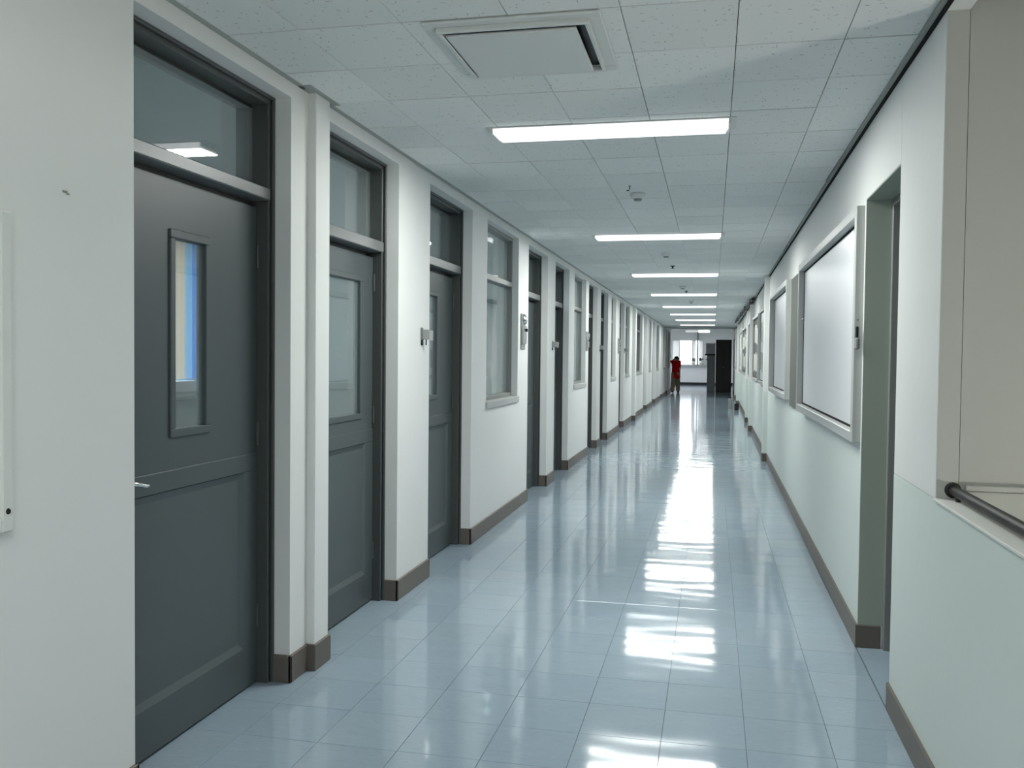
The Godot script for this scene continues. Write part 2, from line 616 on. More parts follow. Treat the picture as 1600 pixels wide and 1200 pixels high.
func make_door(i: int, d0: float, d1: float, kind: String) -> void:
	var what := "with a narrow glazed vision slot" if kind == "a" else "with a wide half-height glass pane"
	var label := "dark grey door %s, %s door along the left wall" % [what, ORD[i]]
	if i == 0:
		label = "dark grey door nearest the camera, curtains showing through its narrow vision slot"
	var mid := (d0 + d1) / 2.0
	var t := setting("door_%d" % (i + 1), label, "door", Vector3(-1.945, 0, -mid))
	var h := (d1 - d0) / 2.0      # local z runs from +h (near) to -h (far)
	var bar0 := 2.112 if i == 0 else (2.045 if i == 1 else 2.068)
	var bar1 := bar0 + (0.05 if i == 0 else 0.06)
	var top := bar0 - 0.028
	# jambs, head, transom bar
	for sgn in [1.0, -1.0]:
		var j := ms()
		box(j, Vector3(-0.09, 0, sgn * h), Vector3(0.055, HEAD, sgn * (h - 0.032)), 0.003)
		box(j, Vector3(0.057, 0, sgn * h), Vector3(0.072, HEAD, sgn * (h - 0.014)), 0.003)
		box(j, Vector3(-0.09, 0, sgn * (h - 0.032)), Vector3(-0.036, HEAD, sgn * (h - 0.052)), 0.002)
		put("jamb", j, "frame_paint", t)
	var hd := ms()
	box(hd, Vector3(-0.09, HEAD - 0.034, -h + 0.032), Vector3(0.055, HEAD, h - 0.032), 0.003)
	box(hd, Vector3(0.057, HEAD - 0.014, -h + 0.014), Vector3(0.072, HEAD, h - 0.014), 0.003)
	box(hd, Vector3(-0.09, HEAD - 0.052, -h + 0.032), Vector3(-0.02, HEAD - 0.034, h - 0.032), 0.002)
	put("head", hd, "frame_paint", t)
	var br := ms()
	box(br, Vector3(-0.09, bar0, -h + 0.032), Vector3(0.066, bar1, h - 0.032), 0.004)
	put("transom_bar", br, "bar_paint", t)
	var stp := ms()
	box(stp, Vector3(-0.09, bar0 - 0.02, -h + 0.032), Vector3(-0.034, bar0, h - 0.032), 0.002)
	put("door_stop", stp, "frame_paint", t)
	var gl := ms()
	box(gl, Vector3(-0.026, bar1 - 0.004, -h + 0.03), Vector3(-0.020, HEAD - 0.03, h - 0.03))
	put("transom_pane", gl, "glass", t)
	# leaf
	var z0 := h - 0.036
	var z1 := -h + 0.036
	var hz0: float
	var hz1: float
	var hy0: float
	var hy1: float
	if kind == "a":
		hz1 = z1 + 0.408
		hz0 = hz1 + 0.218
		hy0 = 1.162
		hy1 = 1.878
	else:
		hz1 = z1 + 0.20
		hz0 = z0 - 0.20
		hy0 = 1.112
		hy1 = 1.868
	var lf := ms()
	box(lf, Vector3(-0.032, hy1, z1), Vector3(0, top, z0))
	box(lf, Vector3(-0.032, 1.018, z1), Vector3(0, hy0, z0))
	box(lf, Vector3(-0.032, hy0, z1), Vector3(0, hy1, hz1))
	box(lf, Vector3(-0.032, hy0, hz0), Vector3(0, hy1, z0))
	put("leaf", lf, "door_paint", t)
	var rl := ms()
	box(rl, Vector3(-0.04, 0.942, z1), Vector3(0.005, 1.018, z0), 0.003)
	put("lock_rail", rl, "door_paint", t)
	for q in [[z1, z1 + 0.115], [z0 - 0.115, z0]]:
		var sl := ms()
		box(sl, Vector3(-0.04, 0.012, q[0]), Vector3(0.005, 0.942, q[1]), 0.0)
		put("stile", sl, "door_paint", t)
	var br2 := ms()
	box(br2, Vector3(-0.04, 0.012, z1 + 0.115), Vector3(0.005, 0.185, z0 - 0.115))
	put("bottom_rail", br2, "door_paint", t)
	var pn := ms()
	box(pn, Vector3(-0.04, 0.185, z1 + 0.115), Vector3(-0.008, 0.942, z0 - 0.115))
	var a := [Vector3(0.005, 0.185, z1 + 0.115), Vector3(0.005, 0.185, z0 - 0.115), Vector3(0.005, 0.942, z0 - 0.115), Vector3(0.005, 0.942, z1 + 0.115)]
	var bq := [Vector3(-0.008, 0.212, z1 + 0.142), Vector3(-0.008, 0.212, z0 - 0.142), Vector3(-0.008, 0.915, z0 - 0.142), Vector3(-0.008, 0.915, z1 + 0.142)]
	for k in 4:
		var k2 := (k + 1) % 4
		var n: Vector3 = (a[k2] - a[k]).cross(bq[k] - a[k]).normalized()
		if n.x < 0:
			n = -n
		poly(pn, [a[k], a[k2], bq[k2], bq[k]], n)
	put("lower_panel", pn, "door_panel", t)
	# vision panel trim and pane
	var fw := 0.026
	var fr := ms()
	var f0 := -0.036
	var f1 := 0.009
	box(fr, Vector3(f0, hy0 - fw, hz1 - fw), Vector3(f1, hy0 + 0.006, hz0 + fw), 0.003)
	box(fr, Vector3(f0, hy1 - 0.006, hz1 - fw), Vector3(f1, hy1 + fw, hz0 + fw), 0.003)
	box(fr, Vector3(f0, hy0 + 0.006, hz1 - fw), Vector3(f1, hy1 - 0.006, hz1 + 0.006), 0.003)
	box(fr, Vector3(f0, hy0 + 0.006, hz0 - 0.006), Vector3(f1, hy1 - 0.006, hz0 + fw), 0.003)
	put("glazing_bead", fr, "door_paint", t)
	var pg := ms()
	box(pg, Vector3(-0.014, hy0, hz1), Vector3(-0.009, hy1, hz0))
	put("vision_pane", pg, "glass", t)
	# lever handle on the near side
	var hd2 := ms()
	var hz := z0 - 0.065
	box(hd2, Vector3(0.0, 0.93, hz - 0.022), Vector3(0.010, 1.075, hz + 0.022), 0.004)
	var hh := put("handle_plate", hd2, "steel", t)
	var lv := ms()
	tube(lv, [Vector3(0.006, 1.012, hz), Vector3(0.03, 1.012, hz), Vector3(0.05, 1.010, hz - 0.012), Vector3(0.056, 1.002, hz - 0.05), Vector3(0.052, 0.992, hz - 0.09), Vector3(0.046, 0.990, hz - 0.115)], 0.0095, 10, 0.008)
	put("lever", lv, "chrome", hh)
	var ke := ms()
	disc(ke, Vector3(0.010, 0.955, hz), Vector3.RIGHT, [[0.009, 0.0], [0.009, 0.004], [0.0, 0.004]], 14)
	put("keyhole", ke, "chrome", hh)
	# hinges on the far side
	for y in [0.25, 1.05, 1.82]:
		var hg := ms()
		tube(hg, [Vector3(0.006, y, z1 - 0.002), Vector3(0.006, y + 0.1, z1 - 0.002)], 0.007, 8)
		put("hinge", hg, "frame_paint", t)


func make_window(i: int, d0: float, d1: float) -> void:
	var label := "grey framed corridor window of two stacked panes, %s window along the left wall" % ORD[i]
	var mid := (d0 + d1) / 2.0
	var t := setting("window_%d" % (i + 1), label, "window", Vector3(-1.87, 1.03, -mid))
	var h := (d1 - d0) / 2.0
	var hh := HEAD - 1.03
	var fr := ms()
	box(fr, Vector3(-0.06, 0.045, h), Vector3(0.01, hh, h - 0.02), 0.003)
	box(fr, Vector3(-0.06, 0.045, -h), Vector3(0.01, hh, -h + 0.02), 0.003)
	box(fr, Vector3(-0.06, hh - 0.03, -h + 0.02), Vector3(0.01, hh, h - 0.02), 0.003)
	box(fr, Vector3(-0.06, 0.045, -h + 0.02), Vector3(0.01, 0.08, h - 0.02), 0.003)
	put("window_frame", fr, "window_frame", t)
	var br := ms()
	box(br, Vector3(-0.06, 1.065, -h + 0.02), Vector3(0.016, 1.113, h - 0.02), 0.003)
	put("transom_bar", br, "bar_paint", t)
	for q in [[0.08, 1.07], [1.11, hh - 0.02]]:
		var g := ms()
		box(g, Vector3(-0.036, q[0], -h + 0.015), Vector3(-0.030, q[1], h - 0.015))
		put("pane", g, "glass", t)
	if d1 - d0 > 1.8:
		var ml := ms()
		box(ml, Vector3(-0.06, 0.09, -0.02), Vector3(0.012, hh - 0.04, 0.02), 0.003)
		put("mullion", ml, "window_frame", t)
	var s := ms()
	box(s, Vector3(-0.06, -0.012, -h), Vector3(0.07, 0.045, h), 0.0)
	box(s, Vector3(0.070, -0.012, -h - 0.012), Vector3(0.086, 0.045, h + 0.012), 0.003)
	put("window_sill", s, "sill_stone", t)


# ---------------------------------------------------------------- right wall
func build_right_wall() -> void:
	var w := setting("wall_right", "right corridor wall, pale mint below and off-white above", "wall")
	var up := ms()
	var lo := ms()
	# pier between the stair opening and the door recess
	var th := 0.07
	box(up, Vector3(0.735, PAINT, -3.265), Vector3(0.735 + th, HC + 0.012, -3.98), 0.004)
	box(lo, Vector3(0.735, 0, -3.265), Vector3(0.735 + th, PAINT, -3.98))
	box(up, Vector3(0.735 + th, 0, -3.27), Vector3(1.3, HC + 0.012, -3.98))
	# over the stair opening, parapet below it
	box(up, Vector3(0.735, 2.60, 4.2), Vector3(0.735 + th, HC + 0.012, -3.265))
	box(lo, Vector3(0.735, 0, 4.2), Vector3(0.735 + th, PAINT, -3.265))
	# over the door
	box(up, Vector3(0.735, 2.25, -3.98), Vector3(1.3, HC + 0.012, -4.83))
	# long wall beyond
	slant_box(up, 0.0, -0.5, PAINT, HC + 0.012, 4.83, 41.0)
	slant_box(lo, 0.0, -0.5, 0.0, PAINT, 4.83, 41.0)
	# shallow pilasters
	for d in [[13.3, 0.062, 0.28], [18.75, 0.07, 0.3], [21.3, 0.06, 0.3], [29.6, 0.09, 0.4], [34.0, 0.06, 0.4]]:
		slant_box(up, d[1], -0.01, PAINT, HC + 0.005 if d[0] < 15.0 else HC - 0.1, d[0], d[0] + d[2])
		slant_box(lo, d[1], -0.01, 0.0, PAINT, d[0], d[0] + d[2])
	put("upper_plaster", up, "white_plaster", w)
	put("lower_plaster", lo, "mint_plaster", w)
	var rv := ms()
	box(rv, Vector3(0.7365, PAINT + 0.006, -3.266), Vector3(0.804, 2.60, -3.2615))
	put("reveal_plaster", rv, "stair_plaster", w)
	# parapet cap
	var cp := ms()
	box(cp, Vector3(0.727, PAINT - 0.004, 4.2), Vector3(0.85, PAINT + 0.006, -3.262), 0.002)
	var c := put("trim_4", cp, "soffit_white")
	tag(c, "pale cap on top of the low stair parapet at right", "parapet cap")
	c.set_meta("kind", "structure")
	var ln := ms()
	box(ln, Vector3(0.7365, 0.116, -4.826), Vector3(0.855, 2.25, -4.832))
	box(ln, Vector3(0.7365, 2.244, -3.982), Vector3(0.855, 2.25, -4.826))
	var lo2 := put("trim_5", ln, "lining")
	tag(lo2, "grey green lining inside the recess of the right-hand door", "door lining")
	lo2.set_meta("kind", "structure")
	# skirting
	var b := ms()
	box(b, Vector3(0.725, 0, 4.2), Vector3(0.74, 0.115, -3.98), 0.003)
	box(b, Vector3(0.725, 0, -3.975), Vector3(0.86, 0.115, -3.99), 0.003)
	box(b, Vector3(0.725, 0, -4.82), Vector3(0.845, 0.115, -4.84), 0.003)
	slant_box(b, 0.010, -0.004, 0.0, 0.115, 4.825, 41.0)
	for d in [[13.3, 0.062, 0.28], [18.75, 0.07, 0.3], [21.3, 0.06, 0.3], [29.6, 0.09, 0.4], [34.0, 0.06, 0.4]]:
		slant_box(b, d[1] + 0.010, -0.004, 0.0, 0.115, d[0] - 0.010, d[0] + d[2] + 0.010)
	var bo := put("baseboard_right", b, "baseboard")
	tag(bo, "brown grey skirting along the foot of the right wall", "baseboard")
	bo.set_meta("kind", "structure")
	# the recessed door of the right wall
	var t := setting("door_%d" % (14), "dark door recessed in the right wall beside the big white notice case", "door", Vector3(0.90, 0, -4.405))
	var j := ms()
	for sgn in [1.0, -1.0]:
		box(j, Vector3(-0.045, 0, sgn * 0.425), Vector3(0.06, 2.25, sgn * 0.39), 0.003)
	box(j, Vector3(-0.045, 2.21, -0.39), Vector3(0.06, 2.25, 0.39), 0.003)
	put("jamb", j, "window_frame", t)
	var lf := ms()
	box(lf, Vector3(0.0, 0.01, -0.388), Vector3(0.04, 2.208, 0.388), 0.003)
	put("leaf", lf, "frame_paint", t)
	var hn := ms()
	tube(hn, [Vector3(0.0, 1.0, 0.32), Vector3(-0.04, 1.0, 0.32), Vector3(-0.045, 1.0, 0.2)], 0.009, 10)
	put("lever", hn, "chrome", t)
	var bk := ms()
	box(bk, Vector3(0.96, 0, -3.98), Vector3(1.3, 2.25, -4.83))
	var bo2 := put("reveal_backing", bk, "joint_dark", t)
	bo2.position = -t.position


# ---------------------------------------------------------------- stairwell beside the parapet
func build_stair() -> void:
	var w := setting("wall_stair", "warm grey end wall of the stairwell beyond the parapet", "wall")
	var s := ms()
	box(s, Vector3(0.806, -2.0, -3.262), Vector3(3.6, 3.2, -3.5))
	box(s, Vector3(3.4, -2.0, 2.6), Vector3(3.6, 3.2, -3.3))
	box(s, Vector3(0.81, -2.0, 2.6), Vector3(3.6, 3.2, 2.8))
	box(s, Vector3(0.81, -2.0, 2.6), Vector3(3.6, -1.8, -3.3))
	box(s, Vector3(0.81, HC, 2.6), Vector3(3.6, 2.85, -3.3))
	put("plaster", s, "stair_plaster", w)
	var l := ms()
	box(l, Vector3(0.822, 1.021, -3.266), Vector3(3.4, 1.040, -3.24), 0.003)
	put("dado_ledge", l, "stair_plaster", w)
	var dd := ms()
	box(dd, Vector3(0.822, -1.8, -3.264), Vector3(3.4, 1.018, -3.252))
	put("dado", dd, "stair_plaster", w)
	# landing window light for the stairwell comes from its own lamp
	var t := thing("stair_light", "round white wall lamp low in the stairwell, out of view", "wall light", Vector3(3.40, 0.1, -1.3))
	var e := ms()
	disc(e, Vector3.ZERO, Vector3.LEFT, [[0.17, 0.0], [0.17, 0.03], [0.14, 0.06], [0.0, 0.075]], 24)
	put("diffuser", e, "tube_glow", t)
	var ol := OmniLight3D.new()
	ol.name = "bulb"
	ol.light_energy = 2.4
	ol.light_size = 0.15
	ol.light_color = Color(1.0, 0.98, 0.94)
	ol.omni_range = 15.0
	ol.omni_attenuation = 2.0
	ol.shadow_enabled = true
	ol.position = Vector3(-0.25, 0, 0)
	t.add_child(ol, true)
	var r := thing("handrail", "black round handrail running along the parapet cap at right", "handrail", Vector3(0.787, 1.02, -3.24))
	var tb := ms()
	tube(tb, [Vector3(0, 0, -0.02), Vector3(0, 0, 1.0), Vector3(0, 0, 3.0), Vector3(0, 0, 5.0)], 0.017, 18)
	put("rail", tb, "rail_black", r)
	var fl := ms()
	disc(fl, Vector3(0, 0, -0.022), Vector3.BACK, [[0.026, 0.0], [0.026, 0.006], [0.017, 0.008]], 20)
	put("end_flange", fl, "rail_black", r)
	for z in [0.05, 1.5, 3.0, 4.5]:
		var k := ms()
		tube(k, [Vector3(0, -0.03, z), Vector3(0, 0, z)], 0.008, 10)
		put("bracket", k, "rail_black", r)


# ---------------------------------------------------------------- rooms behind the left wall
func build_rooms() -> void:
	var w := setting("wall_room", "walls of the rooms seen through the left-hand doors", "wall")
	var s := ms()
	# near room: open window in the outer wall with curtains
	box(s, Vector3(-5.3, 0, 0.4), Vector3(-5.05, 3.0, -6.9))
	box(s, Vector3(-5.3, 0, -6.9), Vector3(-5.05, 1.2, -8.75))
	box(s, Vector3(-5.3, 2.52, -6.9), Vector3(-5.05, 3.0, -8.75))
	box(s, Vector3(-5.3, 0, -8.75), Vector3(-5.05, 3.0, -41.0))
	box(s, Vector3(-5.05, 0, 0.2), Vector3(XLB, 3.0, 0.4))
	box(s, Vector3(-5.05, 0, -12.9), Vector3(XLB, 3.0, -13.05))
	box(s, Vector3(-5.05, 0, -40.9), Vector3(XLB, 3.0, -41.05))
	put("plaster", s, "room_wall", w)
	var c := setting("ceiling_room", "plain ceiling of the rooms behind the left wall", "ceiling")
	var s2 := ms()
	box(s2, Vector3(-5.3, 2.85, 0.4), Vector3(XLB, 3.0, -41.0))
	box(s2, Vector3(XLB, HC + 0.012, 0.4), Vector3(XLB + 0.05, 3.0, -41.0))
	put("slab", s2, "soffit_white", c)
	var f := setting("floor_room", "floor of the rooms behind the left wall", "floor")
	var s3 := ms()
	box(s3, Vector3(-5.3, -0.2, 0.4), Vector3(-2.041, 0.0, -41.0))
	put("slab", s3, "room_dark", f)
	# curtains over the room window
	var spec := [["curtain", "curtain_beige", 6.85, 7.90, "beige curtain seen through the vision slot of the nearest door"], ["curtain", "curtain_pale", 7.90, 8.01, "pale blue strip of curtain seen through the nearest door's vision slot"], ["curtain", "curtain_blue", 8.01, 8.78, "deep blue curtain at the right edge of the nearest door's vision slot"]]
	for q in spec:
		var st := ms()
		var n := maxi(6, int((q[3] - q[2]) / 0.02))
		for k in n:
			var za: float = lerpf(q[2], q[3], float(k) / n)
			var zb: float = lerpf(q[2], q[3], float(k + 1) / n)
			var xa := -4.98 + 0.018 * sin(za * 48.0)
			var xb := -4.98 + 0.018 * sin(zb * 48.0)
			hexa(st, xa, xa + 0.002, xb, xb + 0.002, 1.2, 2.62, -za, -zb)
		var o := put(q[0], st, q[1])
		tag(o, q[4], "curtain")
	var rod := ms()
	tube(rod, [Vector3(-4.99, 2.63, -6.8), Vector3(-4.99, 2.63, -8.76)], 0.012, 10)
	var ro := put("curtain_rod", rod, "steel")
	tag(ro, "thin steel curtain rod above the room's curtains", "curtain rod")
	var rad := thing("radiator", "white panel heater below the curtains in the nearest room", "radiator", Vector3(-4.97, 1.02, -7.8))
	var rb := ms()
	box(rb, Vector3(-0.07, 0.0, -0.25), Vector3(0.03, 0.16, 0.9), 0.01)
	put("body", rb, "white_plastic", rad)
	for q in [[-3.6, -4.1, 2.4, "lamp panel on the ceiling of the nearest room, seen only by its light"], [-10.8, -2.36, 0.8, "lamp panel on the ceiling of the second room, seen only by its light"]]:
		var lm := thing("room_light", q[3], "ceiling light", Vector3(q[1], 2.85, q[0]))
		var le := ms()
		box(le, Vector3(-0.3, -0.02, -0.3), Vector3(0.3, 0.0, 0.3), 0.004)
		put("diffuser", le, "tube_glow", lm)
		var la := AreaLight3D.new()
		la.name = "panel_light"
		la.area_size = Vector2(0.56, 0.56)
		la.light_energy = q[2]
		la.light_color = Color(0.86, 0.97, 1.0)
		la.area_range = 15.0
		la.area_attenuation = 2.0
		la.shadow_enabled = true
		la.position = Vector3(0, -0.025, 0)
		la.rotation = Vector3(-PI / 2, 0, 0)
		lm.add_child(la, true)
	var bc := thing("low_cabinet", "long dark blue low cabinet seen through the second door's glass", "cabinet", Vector3(-4.75, 0, -11.0))
	var bb := ms()
	box(bb, Vector3(-0.25, 0.06, -1.6), Vector3(0.25, 1.02, 1.6), 0.006)
	put("body", bb, "room_dark", bc)
	var bt := ms()
	box(bt, Vector3(-0.26, 1.02, -1.62), Vector3(0.27, 1.045, 1.62), 0.004)
	put("cabinet_top", bt, "window_frame", bc)
	var bk := ms()
	box(bk, Vector3(-0.22, 0.0, -1.56), Vector3(0.2, 0.06, 1.56))
	put("plinth", bk, "black", bc)
	var sc := thing("office_screen", "low grey partition screen behind the first corridor window", "screen", Vector3(-2.62, 0, -10.9))
	var sb := ms()
	box(sb, Vector3(-0.03, 0.03, -1.5), Vector3(0.0, 1.415, 1.5), 0.006)
	put("panel", sb, "grey_plastic", sc)
	var sf := ms()
	box(sf, Vector3(-0.2, 0.0, -1.4), Vector3(0.16, 0.03, -1.3), 0.006)
	put("foot", sf, "steel", sc)
	var sf2 := ms()
	box(sf2, Vector3(-0.2, 0.0, 1.3), Vector3(0.16, 0.03, 1.4), 0.006)
	put("foot", sf2, "steel", sc)
	var pr := thing("printer_stand", "pale box on a stand with a dark slot, behind the first corridor window", "printer", Vector3(-2.5, 0, -10.65))
	var pb := ms()
	box(pb, Vector3(-0.09, 1.16, -0.30), Vector3(0.06, 1.325, 0.22), 0.012)
	put("body", pb, "white_plastic", pr)
	var pl := ms()
	box(pl, Vector3(-0.09, 0.0, -0.30), Vector3(0.04, 1.16, 0.45), 0.006)
	put("stand", pl, "window_frame", pr)
	var ps := ms()
	box(ps, Vector3(0.036, 1.09, 0.0), Vector3(0.044, 1.15, 0.40), 0.002)
	put("slot", ps, "black", pr)
	var pv := ms()
	box(pv, Vector3(0.036, 0.2, -0.05), Vector3(0.048, 1.16, -0.02), 0.002)
	put("edge_strip", pv, "white_plastic", pr)
	var dk := thing("desk", "dark blue desk under the curtained window in the nearest room", "desk", Vector3(-4.7, 0, -7.9))
	var dt := ms()
	box(dt, Vector3(-0.35, 0.70, -0.8), Vector3(0.3, 0.74, 1.2), 0.004)
	put("desk_top", dt, "room_dark", dk)
	var df := ms()
	box(df, Vector3(-0.35, 0.74, -0.8), Vector3(-0.28, 1.0, 1.2), 0.004)
	box(df, Vector3(-0.3, 0.0, -0.8), Vector3(0.25, 0.70, -0.76), 0.004)
	box(df, Vector3(-0.3, 0.0, 1.16), Vector3(0.25, 0.70, 1.2), 0.004)
	put("desk_panel", df, "room_dark", dk)


# ---------------------------------------------------------------- end lobby
func build_lobby() -> void:
	var z := -50.5
	var f := setting("floor_lobby", "shiny grey floor of the end lobby", "floor")
	var s := ms()
	box(s, Vector3(-4.2, -0.2, -41.0), Vector3(2.0, 0, z - 0.3))
	put("slab", s, "floor_tile_0", f)
	var w := setting("wall_lobby", "pale walls of the end lobby with a daylit window", "wall")
	var a := ms()
	box(a, Vector3(-4.2, 0, z), Vector3(2.0, 1.06, z - 0.25))
	box(a, Vector3(-4.2, 2.45, z), Vector3(2.0, 3.2, z - 0.25))
	box(a, Vector3(-4.2, 1.06, z), Vector3(-2.2, 2.45, z - 0.25))
	box(a, Vector3(-0.48, 1.06, z), Vector3(2.0, 2.45, z - 0.25))
	box(a, Vector3(-4.4, 0, -40.8), Vector3(-4.2, 3.2, -42.5))
	box(a, Vector3(-4.4, 0, -42.5), Vector3(-4.2, 0.9, -49.0))
	box(a, Vector3(-4.4, 2.5, -42.5), Vector3(-4.2, 3.2, -49.0))
	box(a, Vector3(-4.4, 0, -49.0), Vector3(-4.2, 3.2, z - 0.25))
	box(a, Vector3(2.0, 0, -40.8), Vector3(2.2, 3.2, z - 0.25))
	box(a, Vector3(-4.2, 0, -40.8), Vector3(XLB, 3.2, -41.0))
	box(a, Vector3(1.3, 0, -40.8), Vector3(2.0, 3.2, -41.0))
	put("plaster", a, "white_plaster", w)
	var c := setting("ceiling_lobby", "plain grey ceiling of the end lobby with a dropped beam", "ceiling")
	var b := ms()
	box(b, Vector3(-4.4, 2.95, -35.9), Vector3(2.2, 3.2, z - 0.25))
	box(b, Vector3(-2.05, HC - 0.05, -36.0), Vector3(1.2, 3.0, -36.25))
	box(b, Vector3(-2.1, HC + 0.012, -36.0), Vector3(-2.0, 3.0, -41.0))
	box(b, Vector3(1.2, HC + 0.012, -36.0), Vector3(1.3, 3.0, -41.0))
	box(b, Vector3(XLB, HC + 0.012, -36.0), Vector3(XL, 3.0, -41.0))
	box(b, Vector3(0.85, HC + 0.012, -36.0), Vector3(1.3, 3.0, -41.0))
	put("slab", b, "soffit_white", c)
	var sk := ms()
	box(sk, Vector3(-4.2, 0, z + 0.014), Vector3(2.0, 0.13, z), 0.003)
	var bo := put("baseboard_lobby", sk, "black")
	tag(bo, "black skirting under the lobby window wall", "baseboard")
	bo.set_meta("kind", "structure")
	var t := setting("window_lobby", "bright white window in the far wall of the lobby", "window", Vector3(-1.34, 1.06, z))
	var fr := ms()
	for x in [-0.86, 0.80]:
		box(fr, Vector3(x, 0, 0.01), Vector3(x + 0.06, 1.39, -0.12), 0.004)
	for y in [0.0, 1.34]:
		box(fr, Vector3(-0.80, y, 0.01), Vector3(0.80, y + 0.05, -0.12), 0.004)
	put("window_frame", fr, "white_plastic", t)
	for x in [-0.46, 0.24]:
		var mm := ms()
		box(mm, Vector3(x, 0.05, 0.0), Vector3(x + 0.05, 1.34, -0.10), 0.004)
		put("mullion", mm, "white_plastic", t)
	for q in [[-0.80, -0.46], [-0.41, 0.24], [0.29, 0.80]]:
		var g := ms()
		box(g, Vector3(q[0], 0.05, -0.06), Vector3(q[1], 1.34, -0.066))
		put("pane", g, "glass", t)
	for q in [[-0.80, -0.46], [0.29, 0.44], [0.60, 0.80]]:
		var bl := ms()
		box(bl, Vector3(q[0], 0.05, -0.03), Vector3(q[1], 1.34, -0.032))
		put("blind", bl, "blind_white", t)
	var si := ms()
	box(si, Vector3(-0.9, -0.04, 0.30), Vector3(1.25, 0.0, -0.02), 0.004)
	put("window_sill", si, "sill_stone", t)


func build_lobby_things() -> void:
	# dark steel post in front of the window
	var p := thing("post", "thin dark grey post standing in front of the lobby window", "post", Vector3(-0.80, 0, -50.33))
	var s := ms()
	box(s, Vector3(-0.04, 1.06, -0.04), Vector3(0.04, 2.95, 0.04), 0.006)
	put("shaft", s, "cabinet_grey", p)
	var s1 := ms()
	box(s1, Vector3(-0.06, 1.06, -0.06), Vector3(0.06, 1.08, 0.06), 0.004)
	put("foot_plate", s1, "cabinet_grey", p)
	for q in [[-44.0, "square lamp on the lobby ceiling, hidden behind the beam"], [-47.0, "second square lamp on the lobby ceiling, hidden behind the beam"]]:
		var lm := thing("lobby_light", q[1], "ceiling light", Vector3(-1.2, 2.95, q[0]))
		var le := ms()
		box(le, Vector3(-0.3, -0.02, -0.3), Vector3(0.3, 0.0, 0.3), 0.004)
		put("diffuser", le, "tube_glow", lm)
		var la := AreaLight3D.new()
		la.name = "panel_light"
		la.area_size = Vector2(0.56, 0.56)
		la.light_energy = 3.2
		la.area_range = 20.0
		la.area_attenuation = 2.0
		la.shadow_enabled = true
		la.position = Vector3(0, -0.025, 0)
		la.rotation = Vector3(-PI / 2, 0, 0)
		lm.add_child(la, true)
	# pendant strip fitting
	var l := thing("pendant_light", "white two-part strip light hung low over the lobby entrance", "pendant light", Vector3(-0.66, 2.66, -41.8))
	var a := ms()
	box(a, Vector3(0.0, -0.07, -0.12), Vector3(0.52, 0.06, 0.12), 0.025)
	put("diffuser", a, "tube_glow", l)
	var a2 := ms()
	box(a2, Vector3(-0.55, -0.05, -0.12), Vector3(-0.02, 0.045, 0.12), 0.03)
	put("dim_diffuser", a2, "tube_dim", l)
	for x in [-0.35, 0.35]:
		var k := ms()
		tube(k, [Vector3(x, 0.03, 0), Vector3(x, 0.29, 0)], 0.012, 8)
		put("hanger", k, "white_plastic", l)
	var ol := AreaLight3D.new()
	ol.name = "strip_light"
	ol.area_size = Vector2(0.5, 0.22)
	ol.light_energy = 0.8
	ol.area_range = 20.0
	ol.area_attenuation = 2.0
	ol.shadow_enabled = true
	ol.position = Vector3(0.26, -0.075, 0)
	ol.rotation = Vector3(-PI / 2, 0, 0)
	l.add_child(ol, true)
	# grey cabinet, box on a tray, dark tall cabinet
	var c := thing("filing_cabinet", "mid grey steel cabinet beside the tall dark cupboard", "cabinet", Vector3(-0.06, 0, -40.3))
	var b := ms()
	box(b, Vector3(-0.172, 0.0, -0.3), Vector3(0.172, 1.57, 0.28), 0.006)
	put("body", b, "cabinet_grey", c)
	for k in 4:
		var dr := ms()
		box(dr, Vector3(-0.16, 0.05 + k * 0.38, 0.28), Vector3(0.16, 0.41 + k * 0.38, 0.30), 0.004)
		var d := put("drawer", dr, "cabinet_grey", c)
		var hn := ms()
		tube(hn, [Vector3(-0.05, 0.33 + k * 0.38, 0.312), Vector3(0.05, 0.33 + k * 0.38, 0.312)], 0.007, 8)
		put("drawer_pull", hn, "steel", d)
	var tr := thing("tray", "black tray on top of the grey cabinet", "tray", Vector3(-0.11, 1.57, -40.3))
	var tb := ms()
	box(tb, Vector3(-0.22, 0.0, -0.28), Vector3(0.22, 0.07, 0.30), 0.01)
	put("tray_body", tb, "black", tr)
	var bx := thing("storage_box", "pale lilac grey box standing on the black tray", "box", Vector3(-0.09, 1.64, -40.3))
	var bb := ms()
	box(bb, Vector3(-0.2, 0.0, -0.25), Vector3(0.2, 0.40, 0.27), 0.008)
	put("body", bb, "pale_box", bx)
	var bt := ms()
	box(bt, Vector3(-0.21, 0.40, -0.26), Vector3(0.21, 0.47, 0.28), 0.01)
	put("box_lid", bt, "steel", bx)
	var w := thing("cupboard", "tall dark brown cupboard at the end of the right wall", "cupboard", Vector3(0.46, 0, -40.35))
	var wb := ms()
	box(wb, Vector3(-0.33, 0.0, -0.3), Vector3(0.33, 2.25, 0.28), 0.006)
	put("body", wb, "dark_wood", w)
	for k in 2:
		var dd := ms()
		var x0 := -0.315 + k * 0.317
		box(dd, Vector3(x0, 0.08, 0.28), Vector3(x0 + 0.312, 2.22, 0.302), 0.004)
		var dn := put("cupboard_door", dd, "dark_wood", w)
		var pn := ms()
		box(pn, Vector3(x0 + 0.06, 1.2, 0.300), Vector3(x0 + 0.252, 2.1, 0.308), 0.004)
		put("raised_panel", pn, "dark_wood", dn)
		var kn := ms()
		disc(kn, Vector3(-0.02 + k * 0.042, 1.08, 0.302), Vector3.BACK, [[0.006, 0.0], [0.006, 0.015], [0.013, 0.02], [0.0, 0.03]], 12)
		put("knob", kn, "steel", dn)
